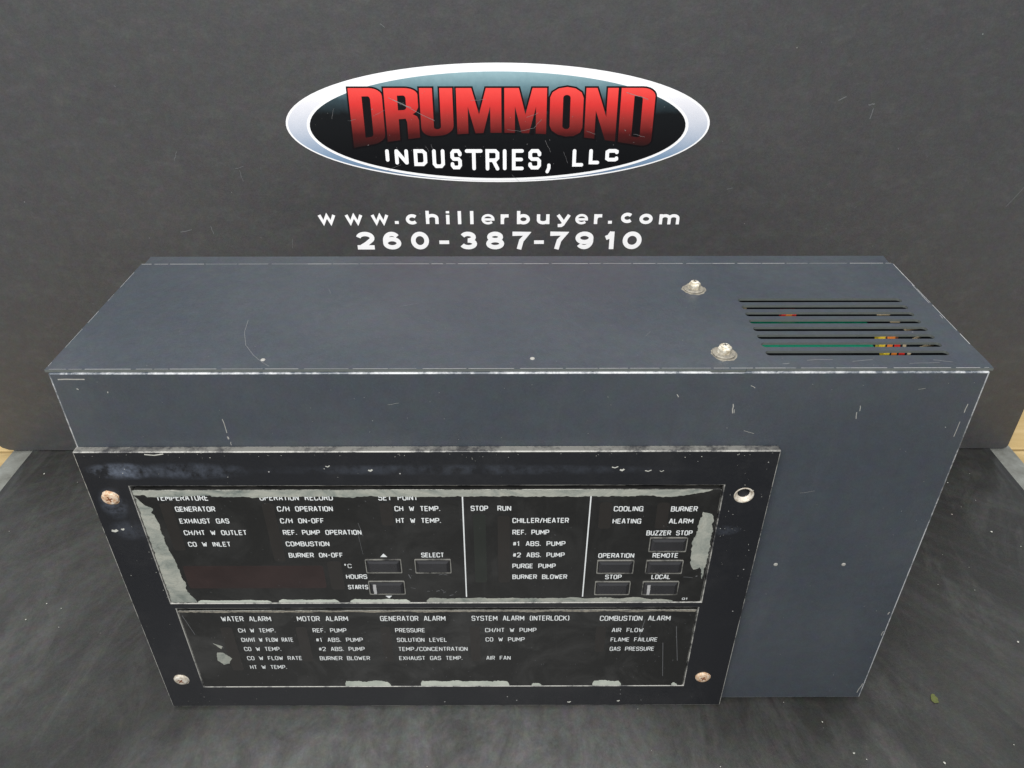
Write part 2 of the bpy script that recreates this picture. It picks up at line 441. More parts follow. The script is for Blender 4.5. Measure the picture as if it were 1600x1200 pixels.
# squarish sans capitals on a 4 x 6 grid: lists of strokes
G = {
'A': [[(0,0),(1.7,6),(2.3,6),(4,0)], [(.7,1.9),(3.3,1.9)]],
'B': [[(0,3.1),(0,6),(3.2,6),(3.8,5.4),(3.8,3.8),(3.2,3.1),(0,3.1),(0,0),(3.3,0),(4,.7),(4,2.4),(3.3,3.1)]],
'C': [[(4,4.4),(4,5.2),(3.2,6),(.8,6),(0,5.2),(0,.8),(.8,0),(3.2,0),(4,.8),(4,1.6)]],
'D': [[(0,0),(0,6),(3,6),(4,5),(4,1),(3,0),(0,0)]],
'E': [[(4,6),(0,6),(0,0),(4,0)], [(0,3.1),(3.6,3.1)]],
'F': [[(4,6),(0,6),(0,0)], [(0,3),(3.5,3)]],
'G': [[(4,4.5),(4,5.2),(3.2,6),(.8,6),(0,5.2),(0,.8),(.8,0),(4,0),(4,2.9),(2.3,2.9)]],
'H': [[(0,0),(0,6)], [(4,0),(4,6)], [(0,3.1),(4,3.1)]],
'I': [[(0,0),(0,6)]],
'K': [[(0,0),(0,6)], [(4,6),(0.2,2.8)], [(1.5,3.6),(4,0)]],
'L': [[(0,6),(0,0),(4,0)]],
'M': [[(0,0),(0,6)], [(.1,6),(2,1.8)], [(2,1.8),(3.9,6)], [(4,6),(4,0)]],
'N': [[(0,0),(0,6)], [(.1,6),(3.9,0)], [(4,0),(4,6)]],
'O': [[(.9,0),(3.1,0),(4,.9),(4,5.1),(3.1,6),(.9,6),(0,5.1),(0,.9),(.9,0)]],
'P': [[(0,0),(0,6),(3.2,6),(4,5.3),(4,3.4),(3.2,2.7),(0,2.7)]],
'R': [[(0,0),(0,6),(3.2,6),(4,5.3),(4,3.6),(3.2,2.9),(0,2.9)], [(2.3,2.9),(4,0)]],
'S': [[(4,4.7),(4,5.2),(3.2,6),(.8,6),(0,5.3),(0,3.8),(.8,3.1),(3.2,3.1),(4,2.4),(4,.8),(3.2,0),(.8,0),(0,.8),(0,1.3)]],
'T': [[(0,6),(4,6)], [(2,6),(2,0)]],
'U': [[(0,6),(0,.9),(.9,0),(3.1,0),(4,.9),(4,6)]],
'V': [[(0,6),(2,0),(4,6)]],
'W': [[(0,6),(1.05,0)], [(1.05,0),(2,4.6)], [(2,4.6),(2.95,0)], [(2.95,0),(4,6)]],
'Y': [[(0,6),(2,3),(4,6)], [(2,3),(2,0)]],
'X': [[(0,0),(4,6)], [(0,6),(4,0)]],
'Z': [[(0,6),(4,6),(0,0),(4,0)]],
'/': [[(0,-.4),(4,6.4)]],
'#': [[(.9,.6),(1.6,5.4)], [(2.6,.6),(3.3,5.4)], [(0,2.1),(4,2.1)], [(.2,3.9),(4,3.9)]],
'(': [[(4,6.5),(.6,5),(.6,1),(4,-.5)]], ')': [[(0,6.5),(3.4,5),(3.4,1),(0,-.5)]],
'.': [[(0,0),(0,.7)]], '-': [[(0,3),(4,3)]],
'1': [[(0,4.8),(2.2,6),(2.2,0)]],
'2': [[(0,4.7),(0,5.3),(.8,6),(3.2,6),(4,5.2),(4,3.9),(0,0),(4,0)]],
'0': [[(.9,0),(3.1,0),(4,.9),(4,5.1),(3.1,6),(.9,6),(0,5.1),(0,.9),(.9,0)]],
'°': [[(.9,4),(2,4),(2.9,4.9),(2.9,5.3),(2,6.2),(.9,6.2),(0,5.3),(0,4.9),(.9,4)]],
',': [[(0.6,0.9),(0.6,0),(0,-1.6)]],
}
WID = {'I': 0.02, '.': 0.02, ' ': 1.15, 'M': 1.25, 'W': 1.35, '/': .7, '(': .35, ')': .35, '1': .6, '#': .95, 'E': .9, 'F': .9, 'L': .85, 'T': .95, '-': .75, '°': .5}

def lettering(text, x0, x1, zc, cap, parent, P, stroke=0.55, d=0.06, mat='white_print', name='lettering', label=None):
    gap = 0.5
    units = [WID.get(ch, 1.0) for ch in text]
    tot = sum(units) + gap*(len(text)-1)
    u = (x1-x0-stroke)/tot
    v, f = [], []; x = x0+stroke/2; k = 0
    for ch, w in zip(text, units):
        k = 0
        for s in G.get(ch, []):
            closed = s[0] == s[-1]
            ww = 4.0 if ch not in 'I.' else 1.0
            pts = [(x+p[0]/ww*w*u if ch not in 'I.' else x, zc-cap/2+stroke/2+p[1]/6*(cap-stroke)) for p in s]
            ribbon(v, f, pts, stroke*(1 if ch != '.' else 1.1), P, d+0.014*k, closed)
            k += 1
        x += (w+gap)*u
    o = link(name, mesh_of(name, v, f, fix=False), M[mat], parent)
    return o

def ragged(pts, amp, step, seed):
    out = []
    n = len(pts)
    for i in range(n):
        a, b = pts[i], pts[(i+1) % n]
        L = math.dist(a, b); k = max(1, int(L/step))
        for j in range(k):
            t = j/k
            x, z = a[0]+(b[0]-a[0])*t, a[1]+(b[1]-a[1])*t
            nn = noise.noise_vector(Vector((x*0.35+seed, z*0.35, seed)))
            n2 = noise.noise_vector(Vector((x*1.3+seed, z*1.3, seed)))
            out.append((x+amp*(nn.x+.6*n2.x), z+amp*(nn.y+.6*n2.y)))
    return out

def lathe(verts, faces, fm, prof, centre, axis, n=20, mi=0):
    """prof: (r, h) pairs in mm; axis 'y' points to the viewer, 'z' up"""
    o = len(verts)
    for r, h in prof:
        for i in range(n):
            a = 2*PI*i/n
            if axis == 'y': verts.append(((centre[0]+r*math.cos(a))*MM, (centre[1]-h)*MM, (centre[2]+r*math.sin(a))*MM))
            else: verts.append(((centre[0]+r*math.cos(a))*MM, (centre[1]+r*math.sin(a))*MM, (centre[2]+h)*MM))
    for k in range(len(prof)-1):
        for i in range(n):
            j = (i+1) % n
            faces.append([o+k*n+i, o+k*n+j, o+(k+1)*n+j, o+(k+1)*n+i]); fm.append(mi)
    faces.append([o+(len(prof)-1)*n+i for i in range(n)]); fm.append(mi)
    faces.append([o+i for i in reversed(range(n))]); fm.append(mi)

# ------------------------------------------------------------------ the setting: table and planks under the mat
def bed():
    t = plate('table_top', rect(-440.5, 437.5, -420, 330), XY(-2.2), -4, 0, M['table'], None)
    tag(t, kind='structure')
    w = bpy.data.objects.new('wooden_bench', None); C.objects.link(w)
    w.location = (0, 0, -0.03)
    tag(w, 'pale wooden plank bench showing in slivers beside the black mat', 'bench')
    y = -440
    k = 0
    while y < 480:
        h = 95 + (k*37 % 11)
        p = plate('plank', rect(-560, 560, y, y+h-2.5), XY(-6.4 + 0.5*math.sin(k*2.1)), -22, 0, M['wood'], None, bevel=0.8)
        p.parent = w; p.matrix_parent_inverse = w.matrix_world.inverted()
        p.location = (0, 0, 0.03)
        y += h; k += 1
bed()

def work_mat():
    x0, x1, y0, y1 = -422, 417, -330, 290
    nx, ny = 110, 84
    v, f = [], []
    for j in range(ny+1):
        for i in range(nx+1):
            x = x0+(x1-x0)*i/nx; y = y0+(y1-y0)*j/ny
            h = 0.5*noise.noise(Vector((x*0.012, y*0.012, 3))) + 0.25*noise.noise(Vector((x*0.05, y*0.03, 8)))
            inside = max(0, 1-max(0, abs(x)-200)/40)*max(0, 1-max(0, abs(y-60)-70)/30)
            v.append((x*MM, y*MM, (h*(1-inside)-0.4)*MM))
    nt_ = nx+1
    for j in range(ny):
        for i in range(nx):
            a = j*nt_+i; f.append([a, a+1, a+1+nt_, a+nt_])
    o = len(v); top = list(range(o))
    rim = [i for i in range(nt_)] + [j*nt_+nx for j in range(1, ny+1)] + [ny*nt_+i for i in range(nx-1, -1, -1)] + [j*nt_ for j in range(ny-1, 0, -1)]
    for r in rim: v.append((v[r][0], v[r][1], -0.0021))
    for k in range(len(rim)):
        k2 = (k+1) % len(rim)
        f.append([rim[k], o+k, o+k2, rim[k2]])
    me = mesh_of('work_mat', v, f)
    for p in me.polygons: p.use_smooth = True
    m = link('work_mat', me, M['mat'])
    tag(m, 'scuffed black rubber mat under the grey control box, dusty with pale scuffs', 'mat')
    # loose crumbs of dust and grit on it
    rnd = random.Random(3); v, f = [], []
    for k in range(170):
        x, y = rnd.uniform(-400, 400), rnd.uniform(-110, 235)
        if abs(x) < 215 and 0 < y < 125: continue
        s = rnd.choice((0.25, 0.35, 0.35, 0.5, 0.8)); a = rnd.uniform(0, PI)
        o = len(v); n = 5
        for i in range(n):
            t = a+2*PI*i/n; rr = s*rnd.uniform(0.6, 1.2)
            v.append(((x+rr*math.cos(t))*MM, (y+rr*1.1*math.sin(t))*MM, 0.0002))
        v.append((x*MM, y*MM, (0.3+s*0.5)*MM))
        for i in range(n): f.append([o+i, o+(i+1) % n, o+n])
    g = link('grit', mesh_of('grit', v, f), M['dust'], m); tag(g, kind='stuff')
    # the small yellow-green smear at the right
    v, f, fm = [], [], []
    prism(v, f, fm, ragged(ell(256.1, 0.2, 1.8, 3.2, 12), 1.2, 1.0, 5), [], XY(0.35), 0, 0.08)
    s = link('smear', mesh_of('smear', v, f), plain('yellow_green_smear', (0.075, 0.088, 0.02), 0.6, var=0.5, scale=400), m)
    s['label'] = 'small yellow-green smear'
work_mat()

# ------------------------------------------------------------------ banner board behind the box
BY = 246.3
def spare(v, s): return v
def banner():
    P = XZ(BY)
    outer = [(-451, 12), (-450, 7), (-447, 3.2), (-442, 1), (-436, 0.4), (428, 0.4), (430.4, 1.4), (431.3, 4), (431.3, 470), (-451, 470)]
    b = plate('banner_board', outer, P, -5, 0, M['board'], None, bevel=0.5)
    tag(b, 'upright black banner board with oval logo, web address and phone number', 'banner board')
    # oval sticker
    st = plate('logo_sticker', ell(-12.2, 280.2, 143.4, 39.7), P, 0.02, 0.18, M['vinyl_white'], b)
    st['label'] = 'oval white, blue and black sticker with arched red lettering'
    def flat(name, loop, d, mat, holes=()):
        v, f, m = [], [], []
        prism(v, f, m, loop, holes, P, d-0.03, d)
        return link(name, mesh_of(name, v, f), M[mat], st)
    flat('oval_ring', ell(-12.2, 280.0, 142.0, 38.5), 0.24, 'ring_ink')
    flat('oval_outline', ell(-12.3, 278.9, 129.3, 37.3), 0.30, 'vinyl_white')
    flat('oval_field', ell(-12.3, 279.0, 127.3, 35.6), 0.36, 'field_ink')
    # heavy condensed word, its foot arched
    ZT = 304.2
    def hgt(x):
        t = (x+9.5)/93.0
        return 29.2 + 8.6*abs(t)**1.9
    def warp(x, v): return (x, ZT-(1-v)*hgt(x))
    def dense(loop, step=0.06):
        out = []
        for i in range(len(loop)):
            a, c = loop[i], loop[(i+1) % len(loop)]
            k = max(1, int(math.dist(a, c)/step))
            for j in range(k): out.append((a[0]+(c[0]-a[0])*j/k, a[1]+(c[1]-a[1])*j/k))
        return out
    def corner(cx, cy, rx, ry, a0, a1): return arc(cx, cy, rx, ry, a0, a1, 6)

    s = 0.39
    SH = {
     'D': ([(0,0),(0,1)]+corner(.62,.86,.38,.14,90,0)+corner(.62,.14,.38,.14,0,-90), [[(s,.14)]+corner(.56,.20,.08,.06,-90,0)+corner(.56,.80,.08,.06,0,90)+[(s,.86)]]),
     'R': ([(0,0),(0,1)]+corner(.62,.87,.38,.13,90,0)+[(1,.62),(.93,.53),(.82,.49),(.95,.44),(1,.36),(1,0),(.64,0),(.64,.34),(.60,.41),(s,.41),(s,0)], [[(s,.58)]+corner(.56,.63,.08,.05,-90,0)+corner(.56,.80,.08,.06,0,90)+[(s,.86)]]),
     'U': ([(0,1),(s,1),(s,.2)]+corner(.5,.19,.11,.05,180,360)+[(.61,1),(1,1),(1,.2)]+corner(.6,.2,.4,.2,0,-90)+corner(.4,.2,.4,.2,-90,-180), []),
     'M': ([(0,0),(0,1),(.34,1),(.50,.42),(.66,1),(1,1),(1,0),(.75,0),(.75,.60),(.59,0),(.41,0),(.25,.60),(.25,0)], []),
     'O': (corner(.5,.8,.5,.22,180,0)+corner(.5,.2,.5,.22,0,-180), [corner(.5,.80,.11,.06,180,0)+corner(.5,.20,.11,.06,0,-180)]),
     'N': ([(0,0),(0,1),(.34,1),(.67,.45),(.67,1),(1,1),(1,0),(.67,0),(.33,.56),(.33,0)], []),
    }
    DR = [('D', -111.2, -89.0), ('R', -87.7, -65.4), ('U', -64.1, -42.2), ('M', -39.8, -9.8), ('M', -7.8, 20.5), ('O', 22.7, 45.0), ('N', 46.5, 67.8), ('D', 69.8, 92.6)]
    def grow(loop, g, hole=False):
        n = len(loop); out = []
        A = sum(loop[i][0]*loop[(i+1) % n][1]-loop[(i+1) % n][0]*loop[i][1] for i in range(n))
        sg = (1 if A > 0 else -1)*(-1 if hole else 1)
        for i in range(n):
            a, c, q = loop[i-1], loop[(i+1) % n], loop[i]
            d1 = (q[0]-a[0], q[1]-a[1]); d2 = (c[0]-q[0], c[1]-q[1])
            l1, l2 = math.hypot(*d1) or 1, math.hypot(*d2) or 1
            nx = d1[1]/l1+d2[1]/l2; ny = -(d1[0]/l1+d2[0]/l2); h = math.hypot(nx, ny)
            if h < 1e-6: out.append(q); continue
            nx, ny = nx/h, ny/h
            k = min(1/max(.3, (nx*d1[1]-ny*d1[0])/l1), 1.8)
            out.append((q[0]+sg*g*k*nx, q[1]+sg*g*k*ny))
        return out
    def clean(loop):
        out = []
        for p in loop:
            if not out or math.dist(p, out[-1]) > 1e-3: out.append(p)
        if math.dist(out[0], out[-1]) < 1e-3: out.pop()
        return out
    for k, (ch, a, c) in enumerate(DR):
        ol, hl = SH[ch]
        mp = lambda l: clean([warp(a+(c-a)*x, y) for x, y in dense(clean(l))])
        O = mp(ol); Hs = [mp(h) for h in hl]
        flat('letter_outline', grow(O, 1.1), 0.42+0.002*k, 'black_ink')
        flat('letter', O, 0.50, 'red_ink', Hs)
    # INDUSTRIES, LLC : foot bulges
    IN = [('I',-90.1,-87.6,255.2),('N',-83.7,-74.4,253.2),('D',-70.6,-61.5,252.1),('U',-57.8,-49.3,250.7),('S',-45.3,-37.5,249.8),('T',-35.2,-23.0,249.1),('R',-21.0,-11.5,248.9),('I',-8.9,-6.6,249.1),('E',-2.7,5.5,249.1),('S',8.7,17.5,249.6),(',',20.6,24.2,246.2),('L',39.2,46.9,251.6),('L',50.6,57.9,253.2),('C',61.9,70.9,255.2)]
    for k, (ch, a, c, z0) in enumerate(IN):
        v, f = [], []; w = 2.5; zt = 263.8
        strokes = G[ch] if ch != 'C' else [[(4,5.0),(4,5.5),(3.4,6),(.8,6),(0,5.2),(0,.8),(.8,0),(3.4,0),(4,.5),(4,1.0)]]
        for q, strk in enumerate(strokes):
            if ch == ',':
                pts = [(23.0, 252.6), (23.0, 250.6), (21.9, 248.0)]
            else:
                pts = [((a+w/2+p[0]/4*(c-a-w)) if ch != 'I' else (a+c)/2, z0+w/2+p[1]/6*(zt-z0-w)) for p in strk]
            ribbon(v, f, pts, w if ch != ',' else 2.3, P, 0.46+0.05*q, strk[0] == strk[-1], True)
        link('letter', mesh_of('letter', v, f, fix=False), M['vinyl_white'], st)
    # scratches on the sticker
    rnd = random.Random(5); v, f = [], []
    for (x0, z0, x1, z1, w) in [(-85, 298, -55, 283, .55), (-82, 297, -70, 291.5, .8), (73, 301.5, 88, 297, .8), (-122, 291, -124, 284, .3), (2, 276, 12, 278, .35), (12, 278, 17, 284, .35),
                                (7, 285, 15, 288, .4), (-30, 296, -20, 297, .4), (-6, 277, 2, 276, .3), (20, 270, 24, 262, .3), (-3, 246, 3, 240.5, .25), (-68, 265, -64, 261, .25), (-62, 266, -60, 262, .25),
                                (-58, 267, -57, 262, .25), (-90, 249, -80, 253, .25), (33, 262, 36, 254, .25), (-112, 283, -108, 284, .3), (-96, 286, -88, 290, .25), (48, 276, 54, 274, .3), (80, 274, 88, 272, .3)]:
        pts = [(x0+(x1-x0)*t+rnd.uniform(-.25, .25), z0+(z1-z0)*t+rnd.uniform(-.25, .25)) for t in (0, .25, .5, .75, 1)]
        ribbon(v, f, pts, w*.4, P, 0.6)
    for k in range(60):
        a = rnd.uniform(0, 2*PI); r = math.sqrt(rnd.random())
        x, z, s_ = -12+124*r*math.cos(a), 279+34*r*math.sin(a), rnd.choice((.12, .15, .2, .3))
        ribbon(v, f, [(x, z), (x+rnd.uniform(-1, 1)*s_*3, z+rnd.uniform(-1, 1)*s_*3)], s_, P, 0.62)
    g = link('scratches', mesh_of('scratches', v, f, fix=False), M['sticker_scratch'], st); tag(g, kind='stuff')

    # cut vinyl web address and phone number, one letter at a time
    def glyph(ch):
        A = 1.4
        arch = lambda x0, x1: [(x0, .5)] + arc((x0+x1)/2, .62, (x1-x0)/2, .38, 170, 0, 8) + [(x1, 0)]
        return {
         'c': [arc(.5,.5,.5,.5,42,318,18)], 'o': [arc(.5,.5,.5,.5,0,360,24)],
         'e': [[(0.02,.47),(1,.47)]+arc(.5,.5,.5,.5,4,318,20)],
         'h': [[(0,-.19),(0,1.65)], arch(0,1)+[(1,-.19)]], 'r': [[(0,-.19),(0,1.19)], [(0,.45),(.12,.8),(.45,.97),(1,.97)]],
         'i': [[(0,-.19),(0,1.12)], [(0,1.34),(0,1.65)]], 'l': [[(0,-.19),(0,1.65)]], 'b': [[(0,-.19),(0,1.65)], arc(.5,.5,.5,.5,0,360,24)],
         'u': [[(1,-.19),(1,1.19)], [(1,.5)]+arc(.5,.38,.5,.38,-10,-180,8)+[(0,1.19)]], 'y': [[(0,1.1),(.52,.02)], [(1,1.1),(.45,-.22),(.3,-.38),(0,-.40)]],
         'm': [[(0,-.19),(0,1.19)], arch(0,.5)+[(.5,-.19)], arch(.5,1)+[(1,-.19)]], 'w': [[(0,1.1),(.25,0.02),(.5,1),(.75,0.02),(1,1.1)]],
         '.': [[(0,-.19),(0,.25)]],
         '2': [arc(.5,.70,.5,.30,172,-30,12)+[(.55,.25),(.16,.02)], [(-.12,0),(1.12,0)]], '0': [arc(.5,.5,.5,.5,0,360,28)],
         '6': [arc(.5,.5,.5,.5,38,180,12)+[(0,.31)], arc(.5,.31,.5,.31,0,360,24)],
         '9': [arc(.5,.5,.5,.5,218,360,12)+[(1,.69)], arc(.5,.69,.5,.31,0,360,24)],
         '3': [arc(.48,.755,.44,.245,160,-90,12), arc(.5,.255,.5,.255,95,-162,14)],
         '8': [arc(.5,.765,.42,.235,0,360,20), arc(.5,.265,.5,.265,0,360,22)],
         '7': [[(-.15,1),(1,1),(.55,.5),(.36,-.16)]], '1': [[(-.1,.68),(.5,.78),(1,1.1)], [(1,-.16),(1,1.16)]], '-': [[(-.4,.38),(1.4,.38)]],
        }[ch]
    def put(ch, xc, w, zb, xh, st_, lift=0.0):
        v, f = [], []
        if ch in 'il.': w = st_
        for q, s_ in enumerate(glyph(ch)):
            closed = math.dist(s_[0], s_[-1]) < 1e-6
            if ch in 'il.': pts = [(xc, zb+lift+st_/2+p[1]*(xh-st_)) for p in s_]
            else: pts = [(xc-w/2+st_/2+p[0]*(w-st_), zb+lift+st_/2+p[1]*(xh-st_)) for p in s_]
            ribbon(v, f, pts, st_, P, 0.12+0.05*q, closed)
        link('letter', mesh_of('letter', v, f, fix=False), M['vinyl_white'], b)
    URL = [('w',-136.7,12.9),('w',-117.2,12.9),('w',-98.4,12.9),('.',-86.3,3.3),('c',-75.0,9.2),('h',-60.5,9.2),('i',-49.2,2.8),('l',-40.7,2.8),('l',-31.8,2.8),('e',-20.1,9.4),('r',-7.4,7.0),('b',5.6,9.4),('u',19.9,9.2),('y',34.7,10.6),('e',47.8,9.2),('r',60.3,7.0),('.',68.5,3.3),('c',80.9,9.2),('o',94.5,9.6),('m',111.4,14.6)]
    for i, (ch, x, w) in enumerate(URL):
        put(ch, x, w, 208.9, 7.9, {'w': 2.3, 'm': 2.3, 'e': 1.8, '.': 2.8}.get(ch, 2.45), {17: .9, 18: .1, 19: -.2, 5: .2}.get(i, 0))
    NUM = [('2',-110.5,13.5),('6',-91.0,13.3),('0',-70.4,13.2),('-',-52.6,6.8),('3',-34.9,12.8),('8',-15.1,13.2),('7',3.8,12.8),('-',17.2,6.8),('7',31.5,12.8),('9',50.6,13.2),('1',68.7,7.5),('0',85.8,13.9)]
    for ch, x, w in NUM: put(ch, x, w, 189.4, 13.9, 3.4 if ch != '-' else 2.8)
    # scuffs
    rnd = random.Random(11); v, f = [], []
    for (x, z, dx, dz, w) in [(215,296,5,2.5,.9),(236,293,4,1,.9),(240,291,-1,-7,.8),(-196,250,6,2,.5),(-234,262,-3,-6,.4),(-193,249,1,-8,.4),(-236,205,-9,-2,.7),(-222,208,1,-6,.6),(150,235,4,1,.5),(-165,190,1,8,.4),(-86,343,3,-2,.5),(375,262,-22,-40,.5)]:
        pts = [(x+dx*t+rnd.uniform(-.3, .3), z+dz*t+rnd.uniform(-.3, .3)) for t in (0, .2, .4, .6, .8, 1)]
        ribbon(v, f, pts, w*0.6, P, 0.03)
    for k in range(60):
        x, z, s_ = rnd.uniform(-330, 330), rnd.uniform(20, 350), rnd.choice((.15, .2, .3))
        ribbon(v, f, [(x, z), (x+rnd.uniform(-1, 1), z+rnd.uniform(-1, 1))], s_, P, 0.03)
    g = link('scuffs', mesh_of('scuffs', v, f, fix=False), M['scratch_faint'], b); tag(g, kind='stuff')
banner()

# ------------------------------------------------------------------ the control box
box = bpy.data.objects.new('control_box', None)
C.objects.link(box)
box.location = (0, 0.06, 0.0)
tag(box, 'dark grey steel control box with black labelled front panel and vented top', 'control box')
BOXP = []
def part(o, lab=None):
    o.parent = box
    o.location = (0, -0.06, 0)
    if lab: o['label'] = lab
    return o

HT = 239.2
E1 = [M['paint'], M['paint_edge']]
fp = part(plate('front_panel', rect(-209.6, 209.6, 2.2, HT), XZ(0), -1.8, 0, [M['paint'], M['paint_edge_bright']], bevel=0.95, bevel_mat=1, seg=4))
for sx_ in (-1, 1):
    v, f, m = [], [], []
    x0, x1 = sorted((sx_*209.9, sx_*208.4))
    prism(v, f, m, rect(x0, x1, 1.9, 121.5), [], XY(2.6), 0, HT-3.2)
    o = part(link('side_panel', mesh_of('side_panel', v, f, m), E1))
    b_ = o.modifiers.new('bevel', 'BEVEL'); b_.width = 0.0005; b_.segments = 2; b_.material = 1
v, f, m = [], [], []
prism(v, f, m, rect(-209.4, 209.4, 120.2, 122), [], XY(2.4), 0, HT-3.8)
prism(v, f, m, [(-209.2, 105), (209.2, 105), (210.3, 111), (211.0, 123.8), (-210.8, 123.8), (-210.6, 111)], [], XY(HT-1.3), 0, 1.3)
part(link('back_panel', mesh_of('back_panel', v, f, m), M['paint']))
part(plate('base_panel', rect(-208.3, 208.3, 1.9, 120), XY(2.6), 0, 1.5, M['inside']))

# lid with its eight vent slots
slots = []
zs = [66.1-7.43*i for i in range(8)]
for y in zs:
    a0, a1, h = 112.8, 197.1, 2.05
    slots.append([(a0, y), (a0+.6, y-h*.75), (a0+1.6, y-h), (a1-1.6, y-h), (a1-.6, y-h*.75), (a1, y), (a1-.6, y+h*.75), (a1-1.6, y+h), (a0+1.6, y+h), (a0+.6, y+h*.75)])
lid_out = [(-210.9, 0.9), (84.5, 0.9), (85.2, 0.1), (100.2, 0.1), (101, 0.9), (210.9, 0.9), (211.2, 8), (210.8, 20), (210.8, 111), (-210.9, 111)]
lid = part(plate('lid', lid_out, XY(HT+0.15), 0, 1.25, [M['paint'], M['slot_edge']], holes=slots, side_mat=1))
LT = HT+1.4
def child(o, parent, lab=None):
    o.parent = parent
    o.location = (0, 0, 0)
    if lab: o['label'] = lab
    return o

# what shows through the slots
def inner(name, loop, z, th, mat): return part(plate(name, loop, XY(z), 0, th, M[mat]))
cb = inner('circuit_board', rect(119, 186, 70.5, 77.5), HT-17, 1.6, 'pcb')
inner('circuit_board', rect(118, 180, 46, 52.5), HT-17, 1.6, 'pcb')
rs_spots = [(150, 80, 'red')]
def resistor(x, y, z, L, bands):
    v, f, fm = [], [], []
    n = 12
    r = 2.3
    segs = []
    t = 0
    mats = [M['brown']]
    for col, w in bands:
        if M[col] not in mats: mats.append(M[col])
        segs.append((t, t+w*L, mats.index(M[col]))); t += w*L
    for a, c, mi in segs:
        o = len(v)
        for xx in (a, c):
            for i in range(n):
                q = 2*PI*i/n; v.append(((x+xx)*MM, (y+r*math.cos(q))*MM, (z+r*math.sin(q))*MM))
        for i in range(n):
            f.append([o+i, o+(i+1) % n, o+n+(i+1) % n, o+n+i]); fm.append(mi)
    f.append(list(range(n))); fm.append(segs[0][2]); f.append(list(range(len(v)-n, len(v)))); fm.append(segs[-1][2])
    return part(link('resistor', mesh_of('resistor', v, f, fm), mats), 'small resistor with coloured bands seen through a slot')
BD = [('yellow', .2), ('black_plastic', .06), ('orange', .18), ('black_plastic', .06), ('red', .2), ('black_plastic', .08), ('beige', .12), ('black_plastic', .1)]
resistor(179.5, 38.5, HT-13, 15, BD); resistor(180.2, 45.5, HT-13, 15, BD); resistor(183, 53.5, HT-13, 10, [('yellow', .35), ('brown', .1), ('orange', .4), ('brown', .15)])
resistor(141, 78.8, HT-13, 8, [('red', .3), ('orange', .4), ('red', .3)])
for (xa, ya, xb, yb) in [(198, 40, 209, 46), (196, 46, 206, 54), (200, 60, 208, 62), (120, 84, 124, 84), (196, 69, 201, 69), (192, 77, 199, 77)]:
    v, f = [], []
    pts = [(xa+(xb-xa)*t, ya+(yb-ya)*t) for t in (0, .5, 1)]
    vv, ff, mm_ = [], [], []
    nrm = Vector((-(yb-ya), xb-xa)).normalized()*0.8
    prism(vv, ff, mm_, [(xa-nrm.x, ya-nrm.y), (xb-nrm.x, yb-nrm.y), (xb+nrm.x, yb+nrm.y), (xa+nrm.x, ya+nrm.y)], [], XY(HT-13), 0, 1.2)
    part(link('wire', mesh_of('wire', vv, ff), M['beige']))

# lid bolts with washers
def bolt(x, y, seed):
    v, f, fm = [], [], []
    prism(v, f, fm, ragged(ell(x, y, 6.0, 6.6, 24), 1.1, 1.0, seed), [], XY(LT), 0, 0.06, 3, 3)
    lathe(v, f, fm, [(5.3, 0.1), (5.3, 0.7), (4.9, 0.95), (3.4, 1.0)], (x, y, LT), 'z', 24, 1)
    lathe(v, f, fm, [(3.3, 0.9), (3.3, 3.2), (2.8, 3.9), (1.9, 4.1)], (x, y, LT), 'z', 6, 0)
    lathe(v, f, fm, [(2.2, 4.0), (2.1, 4.5), (1.3, 4.9)], (x, y, LT), 'z', 14, 0)
    cr = [(-.3, -1.6), (.3, -1.6), (.3, -.3), (1.6, -.3), (1.6, .3), (.3, .3), (.3, 1.6), (-.3, 1.6), (-.3, .3), (-1.6, .3), (-1.6, -.3), (-.3, -.3)]
    prism(v, f, fm, [(x+a*.7, y+c_*.7) for a, c_ in cr], [], XY(LT), 4.6, 4.97, 2, 2)
    o = child(link('bolt', mesh_of('bolt', v, f, fm), [M['zinc'], M['grime'], M['black_plastic'], M['grime']]), lid)
    return o
bolt(92.6, 78.6, 1.0); bolt(93.6, 13.6, 2.0)
def rivet(x, a, vertical, parent):
    v, f, fm = [], [], []
    if vertical: lathe(v, f, fm, [(1.15, 0), (1.0, .25), (.6, .42)], (x, 0, a), 'y', 12)
    else: lathe(v, f, fm, [(1.15, 0), (1.0, .25), (.6, .42)], (x, a, LT), 'z', 12)
    child(link('rivet', mesh_of('rivet', v, f, fm), M['chip']), parent)
rivet(136.4, 117.9, True, fp); rivet(172.5, 117.8, True, fp)
rivet(-116.1, 9.0, False, lid); rivet(5.8, 9.7, False, lid)

# scratches and chips on lid and front
rnd = random.Random(21)
v, f = [], []
P = XY(LT)
ribbon(v, f, [(-133+0, 46), (-131.5, 34), (-127.5, 22), (-121.5, 13), (-116, 7), (-112, 3.5)], 0.22, P, 0.05)
for x, y, dx, dy, w in [(-60, 60, 8, 3, .2), (20, 88, -5, 6, .15), (130, 8, 12, .5, .3), (150, 7, 10, 1, .3), (175, 5, 14, 1, .25), (60, 30, 3, 4, .15), (-100, 80, 2, -6, .15), (118, 5, 3, 0, .4), (187, 8, 8, -2, .3)]:
    ribbon(v, f, [(x+dx*t+rnd.uniform(-.3, .3), y+dy*t+rnd.uniform(-.3, .3)) for t in (0, .3, .6, 1)], w, P, 0.05)
for k in range(90):
    x, y = rnd.uniform(-195, 205), rnd.uniform(2, 110)
    if 110 < x < 199 and 10 < y < 70: continue
    ribbon(v, f, [(x, y), (x+rnd.uniform(-.5, .5), y+rnd.uniform(-.6, .6))], rnd.choice((.15, .2, .3)), P, 0.05)
g = child(link('scratches', mesh_of('scratches', v, f, fix=False), M['scratch_faint'], lid), lid); tag(g, kind='stuff')
v, f = [], []
